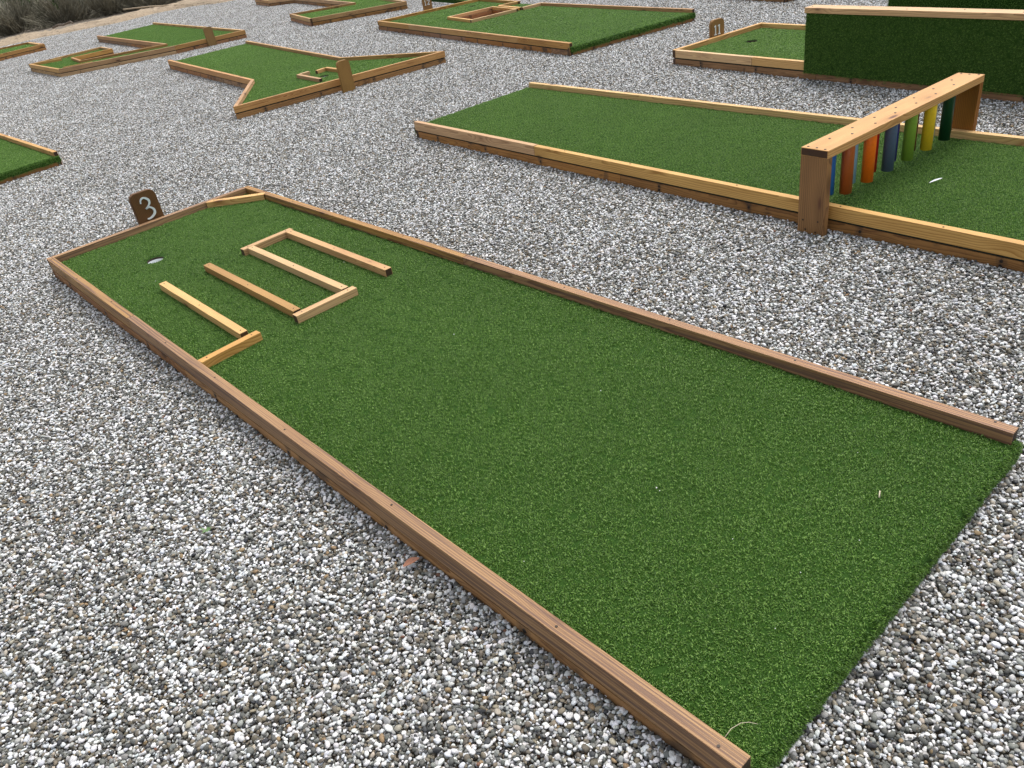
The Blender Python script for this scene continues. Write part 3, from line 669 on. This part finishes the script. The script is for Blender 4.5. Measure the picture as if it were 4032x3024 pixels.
# ------------------------------------------------------------------ gravel
GZ = .004      # gravel level; the lower boards stand half buried
def gravel():
    # stone archetypes
    bm = bmesh.new(); bmesh.ops.create_icosphere(bm, subdivisions=2, radius=1); bm.verts.ensure_lookup_table()
    V0 = np.array([v.co[:] for v in bm.verts]); F0 = np.array([[v.index for v in f.verts] for f in bm.faces]); bm.free()
    arch = []
    for k in range(40):
        v = V0.copy()
        for j in range(rng.integers(4, 9)):          # chop facets
            nrm = unit(rng.normal(size=3)); d = rng.uniform(.55, .85); e = v@nrm-d; v -= np.outer(np.clip(e, 0, None)*.85, nrm)
        v += rng.normal(0, .03, v.shape); arch.append(v)
    arch = np.array(arch)
    def stones(xy, z, scale):
        n = len(xy); k = rng.integers(0, len(arch), n); v = arch[k].copy()
        asp = np.stack([rng.uniform(.95, 1.55, n), rng.uniform(.75, 1.05, n), rng.uniform(.5, .8, n)], 1)*scale[:, None]
        v *= asp[:, None, :]
        a = rng.uniform(0, 2*np.pi, n); b = rng.normal(0, .38, n); c = rng.normal(0, .38, n)
        ca, sa, cb, sb, cc, sc = np.cos(a), np.sin(a), np.cos(b), np.sin(b), np.cos(c), np.sin(c)
        x, y, zz = v[..., 0], v[..., 1], v[..., 2]
        y, zz = y*cb[:, None]-zz*sb[:, None], y*sb[:, None]+zz*cb[:, None]
        x, zz = x*cc[:, None]+zz*sc[:, None], -x*sc[:, None]+zz*cc[:, None]
        x, y = x*ca[:, None]-y*sa[:, None], x*sa[:, None]+y*ca[:, None]
        v = np.stack([x+xy[:, 0:1], y+xy[:, 1:2], zz+z[:, None]], -1)
        f = F0[None]+np.arange(n)[:, None, None]*len(V0)
        pal = np.array([(.80, .815, .82), (.68, .72, .76), (.47, .48, .47), (.285, .292, .272), (.158, .164, .150), (.205, .182, .140), (.30, .260, .190), (.38, .265, .145), (.070, .074, .080), (.58, .525, .43), (.24, .11, .065)])
        pr = np.array([.29, .11, .10, .14, .15, .12, .07, .014, .05, .04, .002]); pr = pr/pr.sum()
        cidx = rng.choice(len(pal), n, p=pr); cl = pal[cidx]*np.where(cidx < 2, .96, .76)[:, None]*rng.uniform(.78, 1.18, (n, 1))*rng.uniform(.97, 1.03, (n, 3))
        return v.reshape(-1, 3), f.reshape(-1, 3), np.repeat(np.clip(cl, 0, .86), len(V0), 0)
    def layer(S, sp, z, zj, rm):
        g = np.arange(0, S, sp); X, Y = np.meshgrid(g, g); Y = Y+0; X = X+(np.arange(len(g)) % 2)[:, None]*sp*.5
        xy = np.stack([X.ravel(), Y.ravel()], 1)+rng.uniform(-.42, .42, (X.size, 2))*sp - S/2
        n = len(xy); return xy, z+rng.normal(0, zj, n), np.clip(rng.lognormal(math.log(rm), .30, n), .0021, .0088)
    S = 1.0
    la = [layer(S, .0106, -.0095, .0015, .0053), layer(S, .0096, -.0025, .0020, .0047), layer(S, .0200, .0015, .0016, .0056)]
    xy = np.concatenate([l[0] for l in la]); z = np.concatenate([l[1] for l in la]); s = np.concatenate([l[2] for l in la])
    tv, tf, tcx = stones(xy, z, s)
    # stones banked against boards
    lines = [((A+D)/2*0+A, D, 3200), (D, C, 1100), (C, B, 2300), (B, A, 600), (b0, b1, 2600), (G0-ax*.02, G0-ax*.02+wx*.15, 60), (K+vL*1.3, K, 250), (np.array([-2.292, 8.498]), np.array([-.104, 9.645]), 500), (np.array([-2.393, 9.973]), np.array([-2.292, 8.498]), 250), (e1, e2, 800)]
    fx = []; fz = []; fs = []
    for a, b, n in lines:
        d = unit(b-a); nn = np.array([d[1], -d[0]]); L = np.linalg.norm(b-a)
        t = rng.uniform(-.02, L+.02, n); o = np.abs(rng.normal(0, .022, n)); 
        hgt = .007+.010*(.5+.5*np.sin(t*5.3+a[0]*7)*np.sin(t*13.1+1)+.15*np.sin(t*31))
        o = o-.002; ss = np.clip(rng.lognormal(math.log(.0052), .27, n), .003, .009)
        yy_ = (a+d*t[:, None])[:, 1]; zz = GZ+.0075*np.clip(4-yy_, 0, None)-.002+hgt*.7*np.clip(1-o/.05, 0, 1)*rng.uniform(.3, 1, n)
        fx.append(a+d*t[:, None]+nn*(o+.003)[:, None]); fz.append(zz); fs.append(ss)
    bv, bf, bc = stones(np.concatenate(fx), np.concatenate(fz), np.concatenate(fs))
    # tile positions: those the picture or a step to its side can see
    edge = np.array(EDGE)*.975
    pts = []
    for iy in range(-1, 29):
        for ix in range(-18, 15):
            x, y = ix+.5, iy+.5
            if abs(x) > .78*y+3.0+ (0 if x < 0 else .5): continue
            if x < -2 and y > np.interp(x, edge[:, 0], edge[:, 1])+1.2: continue
            pts.append((x, y, GZ+.0075*max(0, 4-y)))
    pts = np.array(pts)
    V = np.concatenate([tv, bv, pts]); nt_, nb_ = len(tv), len(bv)
    F = np.concatenate([tf, bf+nt_])
    me = bpy.data.meshes.new('gravel'); me.vertices.add(len(V)); me.vertices.foreach_set('co', V.ravel().astype(np.float32))
    me.loops.add(F.size); me.loops.foreach_set('vertex_index', F.ravel().astype(np.int32))
    me.polygons.add(len(F)); me.polygons.foreach_set('loop_start', np.arange(0, F.size, 3, dtype=np.int32))
    me.update(calc_edges=True)
    role = np.zeros(len(V), np.int32); role[nt_:nt_+nb_] = 1; role[nt_+nb_:] = 2
    me.attributes.new('role', 'INT', 'POINT').data.foreach_set('value', role)
    ca = np.ones((len(V), 4), np.float32)*.5; ca[:nt_, :3] = tcx; ca[nt_:nt_+nb_, :3] = bc
    me.attributes.new('stone', 'FLOAT_COLOR', 'POINT').data.foreach_set('color', ca.ravel())
    me.polygons.foreach_set('use_smooth', np.ones(len(F), bool))
    t = bpy.data.node_groups.new('gravel_tiles', 'GeometryNodeTree')
    t.interface.new_socket('Geometry', in_out='INPUT', socket_type='NodeSocketGeometry'); t.interface.new_socket('Geometry', in_out='OUTPUT', socket_type='NodeSocketGeometry')
    n = t.nodes; L = t.links.new; gi = n.new('NodeGroupInput'); go = n.new('NodeGroupOutput')
    def sep(src, val):
        a = n.new('GeometryNodeInputNamedAttribute'); a.data_type = 'INT'; a.inputs['Name'].default_value = 'role'
        c = n.new('FunctionNodeCompare'); c.data_type = 'INT'; c.operation = 'EQUAL'; L(a.outputs['Attribute'], c.inputs[2]); c.inputs[3].default_value = val
        s_ = n.new('GeometryNodeSeparateGeometry'); s_.domain = 'POINT'; L(src, s_.inputs[0]); L(c.outputs[0], s_.inputs[1]); return s_
    p = sep(gi.outputs[0], 2); q = sep(p.outputs[1], 0)
    rv = n.new('FunctionNodeRandomValue'); rv.data_type = 'INT'; rv.inputs[4].default_value = 0; rv.inputs[5].default_value = 3
    mm = n.new('ShaderNodeMath'); mm.operation = 'MULTIPLY'; L(rv.outputs[2], mm.inputs[0]); mm.inputs[1].default_value = math.pi/2
    cx = n.new('ShaderNodeCombineXYZ'); L(mm.outputs[0], cx.inputs[2])
    er = n.new('FunctionNodeEulerToRotation'); L(cx.outputs[0], er.inputs[0])
    ip = n.new('GeometryNodeInstanceOnPoints'); L(p.outputs[0], ip.inputs['Points']); L(q.outputs[0], ip.inputs['Instance']); at_ = n.new('GeometryNodeInputPosition'); sp_ = n.new('ShaderNodeSeparateXYZ'); L(at_.outputs[0], sp_.inputs[0])
    lt = n.new('FunctionNodeCompare'); lt.data_type = 'FLOAT'; lt.operation = 'LESS_THAN'; L(sp_.outputs[1], lt.inputs[0]); lt.inputs[1].default_value = 4.0
    ml = n.new('ShaderNodeMath'); ml.operation = 'MULTIPLY'; L(lt.outputs[0], ml.inputs[0]); ml.inputs[1].default_value = -.0075
    c2_ = n.new('ShaderNodeCombineXYZ'); L(ml.outputs[0], c2_.inputs[0]); e2_ = n.new('FunctionNodeEulerToRotation'); L(c2_.outputs[0], e2_.inputs[0])
    rg = n.new('FunctionNodeRotateRotation'); rg.rotation_space = 'GLOBAL'; L(er.outputs[0], rg.inputs[0]); L(e2_.outputs[0], rg.inputs[1]); L(rg.outputs[0], ip.inputs['Rotation'])
    jg = n.new('GeometryNodeJoinGeometry'); L(ip.outputs[0], jg.inputs[0]); L(q.outputs[1], jg.inputs[0]); L(jg.outputs[0], go.inputs[0])
    k = N('gravel_stone'); at = k.n('ShaderNodeAttribute', attribute_name='stone'); geo = k.n('ShaderNodeNewGeometry')
    pos = geo.outputs['Position']
    f = k.noise(pos, 420, 4, .65)
    big = k.noise(pos, 1.4, 3)
    c = k.mix(k.smooth(f, .25, .8), k.mix(1.0, at.outputs['Color'], (.62, .60, .57), 'MULTIPLY'), at.outputs['Color'])
    c = k.mix(1.0, c, k.ramp(big, [(.3, (.90, .89, .88)), (.7, (1.06, 1.06, 1.06))]), 'MULTIPLY')
    k.l(c, k.b.inputs['Base Color']); k.b.inputs['Roughness'].default_value = .6; k.b.inputs['Specular IOR Level'].default_value = .35
    k.bump(f, .25, .0015)
    o = bpy.data.objects.new('gravel', me); col.objects.link(o); me.materials.append(k.m); tag(o, kind='stuff')
    o['label'] = 'grey, white and brown pea gravel covering the ground between the greens'
    md = o.modifiers.new('tiles', 'NODES'); md.node_group = t
# edge where gravel meets the sandy bank
EDGE = [(-22, 17.5), (-16, 20.5), (-13.2, 21.9), (-11.6, 23.0), (-10.6, 23.9), (-9.6, 24.2), (-8.8, 24.35), (-8.3, 25.0), (-7.6, 25.6), (-6.8, 25.5), (-5.9, 25.1), (-4.6, 25.6), (-2, 26.8), (4, 29), (12, 32)]
gravel()

# ------------------------------------------------------------------ terrain
def ground():
    k = N('packed_dirt'); geo = k.n('ShaderNodeNewGeometry'); p = geo.outputs['Position']
    f = k.noise(p, 3, 6, .6); g = k.noise(p, 160, 3)
    k.l(k.mix(f, (.10, .085, .065), (.19, .155, .115)), k.b.inputs['Base Color']); k.b.inputs['Roughness'].default_value = .95; k.bump(g, .4, .004)
    xs = np.unique(np.concatenate([np.linspace(-300, 300, 25)])); V = []; F = []
    ys = np.linspace(-60, 500, 25)
    for y in ys:
        for x in xs: V.append((x, y, -.018))
    m = len(xs)
    for j in range(len(ys)-1):
        for i in range(m-1): F.append((j*m+i, j*m+i+1, (j+1)*m+i+1, (j+1)*m+i))
    o = link('ground', mesh_from(V, F), k.m); tag(o, kind='structure')
ground()
def bank():
    k = N('sand'); geo = k.n('ShaderNodeNewGeometry'); p = geo.outputs['Position']
    f = k.noise(p, 2.2, 5, .6); g = k.noise(p, 9, 4, .6); h = k.smooth(k.noise(p, 14, 4, .7), .54, .62)
    c = k.mix(f, (.21, .16, .105), (.36, .285, .195)); c = k.mix(k.math('MULTIPLY', h, .7), c, (.13, .095, .065))
    k.l(c, k.b.inputs['Base Color']); k.b.inputs['Roughness'].default_value = .95; k.bump(g, .8, .05)
    e = np.array(EDGE)*.975; s = np.concatenate([[0], np.cumsum(np.linalg.norm(np.diff(e, axis=0), axis=1))])
    q = np.arange(0, s[-1], .16); ex = np.interp(q, s, e[:, 0]); ey = np.interp(q, s, e[:, 1])
    ky = np.ones(5)/5; ex[2:-2] = np.convolve(ex, ky, 'valid'); ey[2:-2] = np.convolve(ey, ky, 'valid')
    prof = [(-.15, -.06), (0, 0), (.12, .03), (.3, .05), (.6, .075), (.9, .08), (1.3, .06), (1.8, .0), (2.6, -.15), (4, -.35), (8, -.8), (20, -1.8)]
    tt = np.linspace(0, 1, 12*4-3); o_ = np.interp(tt, np.linspace(0, 1, 12), [a for a, b in prof]); z_ = np.interp(tt, np.linspace(0, 1, 12), [b for a, b in prof])
    V = []; F = []
    for i in range(len(q)):
        wig = .12*math.sin(q[i]*1.7)+.08*math.sin(q[i]*4.1+1); hs_ = 1+.25*math.sin(q[i]*.9)+.15*math.sin(q[i]*2.7)
        for a, b in zip(o_, z_):
            V.append((ex[i]-a*.42+wig*.3, ey[i]+a*.90+wig, GZ+b*(hs_ if b > 0 else 1)+(rng.normal(0, .018)+.025*math.sin(q[i]*6.1+a*5)*math.sin(a*7+q[i]*2.3) if a > 0.05 else 0)))
    m = len(o_)
    for i in range(len(q)-1):
        for j in range(m-1): F.append((i*m+j, (i+1)*m+j, (i+1)*m+j+1, i*m+j+1))
    o = link('sand_bank', mesh_from(V, F, True), k.m); tag(o, kind='structure')
bank()

# ------------------------------------------------------------------ brush behind the bank
def leaf_mat(name, c0, c1):
    k = N(name); at = k.n('ShaderNodeAttribute', attribute_name='tone')
    k.l(k.mix(at.outputs['Fac'], c0, c1), k.b.inputs['Base Color']); k.b.inputs['Roughness'].default_value = .8; k.b.inputs['Specular IOR Level'].default_value = .15; return k.m
M_SAGE = leaf_mat('sage_twigs', (.055, .048, .038), (.34, .32, .235)); M_DK = leaf_mat('dark_leaves', (.014, .028, .008), (.085, .15, .035)); M_STEM = plain('stem_bark', (.07, .05, .035), .9, noise=.4)
def shrub(name, x, y, z, rad, h, n, mat, label, leaf=(.05, .006), dirt=.5, group='shrubs behind the sandy bank'):
    root = empty(name, (x, y, z), label, 'shrub', group)
    V = []; F = []; T = []; SV = []; SF = []
    nst = 26
    tips = []
    for i in range(nst):
        a = rng.uniform(0, 2*math.pi); e = rng.uniform(.25, 1.35); L = rng.uniform(.7, 1.05)
        tip = np.array([math.cos(a)*math.cos(e)*rad*L*1.15, math.sin(a)*math.cos(e)*rad*L*1.15, math.sin(e)*h*L]); tips.append(tip)
        mid = tip*.5*np.array([.8, .8, 1.1]); pr = [np.zeros(3), mid, tip]; b = len(SV)
        for q_, wq in zip(pr, (.012, .007, .002)):
            for j in range(3): SV.append(q_+wq*np.array([math.cos(j*2.094), math.sin(j*2.094), 0]))
        for s_ in range(2):
            for j in range(3): SF.append((b+s_*3+j, b+s_*3+(j+1) % 3, b+s_*3+3+(j+1) % 3, b+s_*3+3+j))
    for i in range(n):
        tp = tips[rng.integers(nst)]; t = rng.uniform(.25, 1.08)**.8; p = tp*t+rng.normal(0, .07*rad, 3)*(.5+t)
        p[2] = max(p[2]+.0, .0)
        out = unit(tp+rng.normal(0, .5, 3)*np.linalg.norm(tp)*dirt+np.array([0, 0, .25*h])); L = leaf[0]*rng.uniform(.5, 1.5); sd_ = unit(np.cross(out, rng.normal(size=3)))*leaf[1]*rng.uniform(.6, 1.3)/2
        b = len(V); V += [p-sd_, p+sd_, p+out*L*.6+sd_*.9, p+out*L, p+out*L*.6-sd_*.9]; F.append((b, b+1, b+2, b+3, b+4))
        tn = np.clip(.15+.6*t*rng.uniform(.4, 1.3), 0, 1); T += [tn*.6, tn*.6, tn, tn, tn]
    me = mesh_from(V, F); me.attributes.new('tone', 'FLOAT', 'POINT').data.foreach_set('value', T)
    link('foliage', me, mat, root, (x, y, z)); link('stem', mesh_from(SV, SF), M_STEM, root, (x, y, z))
SH = [(-14.9, 25.9, .8, .62, 'grey-green sagebrush at the left border behind the sandy bank'),
      (-12.7, 27.4, 1.1, .95, 'tall straw-tipped sagebrush, largest of the grey shrubs'),
      (-11.4, 27.8, 1.0, .95, 'grey sagebrush with dark bare twigs, right of the straw-tipped one'),
      (-10.3, 28.2, .95, .95, 'grey sagebrush behind the middle of the sandy bank'),
      (-9.1, 28.6, .9, .9, 'grey sagebrush above the wooden stake on the bank'),
      (-7.9, 29.3, .85, .80, 'rightmost grey sagebrush, at the top border')]
for i, (x, y, r_, h_, lb) in enumerate(SH): shrub('sagebrush', x, y-.4, -.2, r_, h_, 5600, M_SAGE, lb, leaf=(.20, .012), dirt=.30)
SH2 = [(-15.6, 28.3, 1.5, 2.0, 'dark green leafy bush in the top left corner'), (-13.4, 29.6, 1.3, 1.8, 'dark green bush behind the tall straw-tipped sagebrush'), (-12.6, 31.2, 1.3, 1.7, 'dark bush behind the grey sagebrush row'), (-10.3, 31.8, 1.2, 1.5, 'dark bush behind the grey sagebrush in the middle of the bank'), (-8.4, 32.6, 1.2, 1.4, 'dark bush behind the rightmost sagebrush')]
for x, y, r_, h_, lb in SH2: shrub('green_bush', x, y, -.4, r_, h_, 7000, M_DK, lb, leaf=(.09, .03), dirt=.9)

# ------------------------------------------------------------------ small things
def stick(name, pts, rad, mat, label, cat, group=None, sides=6):
    P = [np.array(p, float) for p in pts]; V = []; F = []
    for i, p in enumerate(P):
        d = unit(P[min(i+1, len(P)-1)]-P[max(i-1, 0)]); a = unit(np.cross(d, (0, 0, 1) if abs(d[2]) < .9 else (1, 0, 0))); b = np.cross(d, a)
        rr = rad*(1-.35*i/len(P))
        for j in range(sides): V.append(p-P[0]+rr*(a*math.cos(2*math.pi*j/sides)+b*math.sin(2*math.pi*j/sides)))
    for i in range(len(P)-1):
        for j in range(sides): F.append((i*sides+j, i*sides+(j+1) % sides, (i+1)*sides+(j+1) % sides, (i+1)*sides+j))
    F.append(tuple(range(sides))[::-1]); F.append(tuple((len(P)-1)*sides+j for j in range(sides)))
    o = link(name, mesh_from(V, F, True), mat, None, tuple(P[0])); tag(o, label, cat, group); return o
M_STRAW = plain('dry_straw', (.45, .40, .28), .8, noise=.3)
M_DRY = plain('dry_wood', (.42, .33, .22), .8, noise=.3)
stick('grass_stalk', [(.300, .955, .104), (.322, .972, .109), (.345, .980, .110), (.362, .980, .108), (.378, .974, .106)], .0009, M_STRAW, 'thin dry grass stalk lying on the turf at the bottom corner of the nearest green', 'stalk')
stick('twig', [(.917, 1.555, .106), (.923, 1.566, .108), (.930, 1.578, .107)], .0022, M_STRAW, 'tiny pale twig on the right part of the nearest green', 'twig')
stick('wooden_stake', [(-9.35, 26.55, .13), (-8.4, 25.9, .13), (-7.15, 25.05, .08)], .022, M_DRY, 'long thin wooden stake lying on the sandy bank', 'stake')
stick('driftwood', [(-10.75, 24.75, .09), (-10.55, 24.7, .14), (-10.4, 24.65, .12), (-10.2, 24.7, .17), (-10.12, 24.6, .12)], .03, plain('driftwood_grey', (.14, .11, .085), .9, noise=.4), 'gnarled piece of dead wood on the sandy bank', 'dead wood')
# fallen leaf beside the rail
def curled(name, c, rz, L, W_, z, mat, label, cat, curl=.006, n=10):
    V = []; F = []
    for side in (0, 1):
        for i in range(n+1):
            t = i/n; w_ = W_*math.sin(math.pi*min(1, t*.93+.05))**.8
            for k_ in (-1, -.5, 0, .5, 1): V.append(((t-.5)*L, k_*w_/2, curl*(abs(k_)**2)*math.sin(math.pi*t)+.004*t-(.0006 if side else 0)))
    for side in (0, 1):
        for i in range(n):
            for k_ in range(4):
                b = side*(n+1)*5+i*5+k_; f = (b, b+1, b+6, b+5); F.append(f if not side else f[::-1])
    o = link(name, mesh_from(V, F, True), mat, None, (c[0], c[1], z), (R(8), R(-10), rz)); tag(o, label, cat); return o
curled('fallen_leaf', (-.372, 1.690), R(10), .052, .022, .038, plain('leaf_brown', (.34, .15, .085), .6, noise=.25), 'pinkish brown leaf on the gravel against the near rail', 'leaf')
curled('white_scrap', (2.205, 3.609), R(-5), .062, .012, .108, plain('scrap_white', (.75, .78, .80), .5, noise=.1), 'white feather-like scrap lying on the turf beside the tube gate', 'scrap', curl=.003)
# weed
wv = []; wf = []
for i in range(16):
    a = rng.uniform(0, 2*math.pi); L = rng.uniform(.01, .024); d = np.array([math.cos(a), math.sin(a), .35]); s_ = np.array([-d[1], d[0], 0])*.0045; b = len(wv)
    wv += [np.zeros(3), d*L*.5-s_, d*L, d*L*.5+s_]; wf.append((b, b+1, b+2, b+3))
tag(link('weed', mesh_from(wv, wf), plain('weed_green', (.08, .16, .045), .6), None, (-1.048, 2.006, .030)), 'tiny green weed sprouting in the gravel left of the nearest green', 'weed')
# pale crumbs on the nearest turf
bm = bmesh.new(); bmesh.ops.create_icosphere(bm, subdivisions=1, radius=.0028)
for v in bm.verts: v.co *= 1+random.uniform(-.25, .25)
cr = bpy.data.meshes.new('crumb'); bm.to_mesh(cr); bm.free(); cr.materials.append(plain('crumb_white', (.75, .75, .72), .7))
for i, (x, y) in enumerate(((.36, 1.75), (.365, 1.735), (-.05, 1.55), (.62, 1.35), (.50, 1.50), (-.75, 3.9), (.30, 2.3), (-1.8, 4.1), (.95, 1.75), (.80, 1.42), (-.2, 2.9), (.5, 1.2))):
    o = bpy.data.objects.new('pebble_crumb', cr); col.objects.link(o); o.location = (x, y, .104); o.rotation_euler = (i, i*2, i*3); o.scale = [rng.uniform(.5, 1.0)]*3
    tag(o, 'tiny white stone crumb lying on the turf of the nearest green', 'stone crumb', 'white stone crumbs on the nearest green')
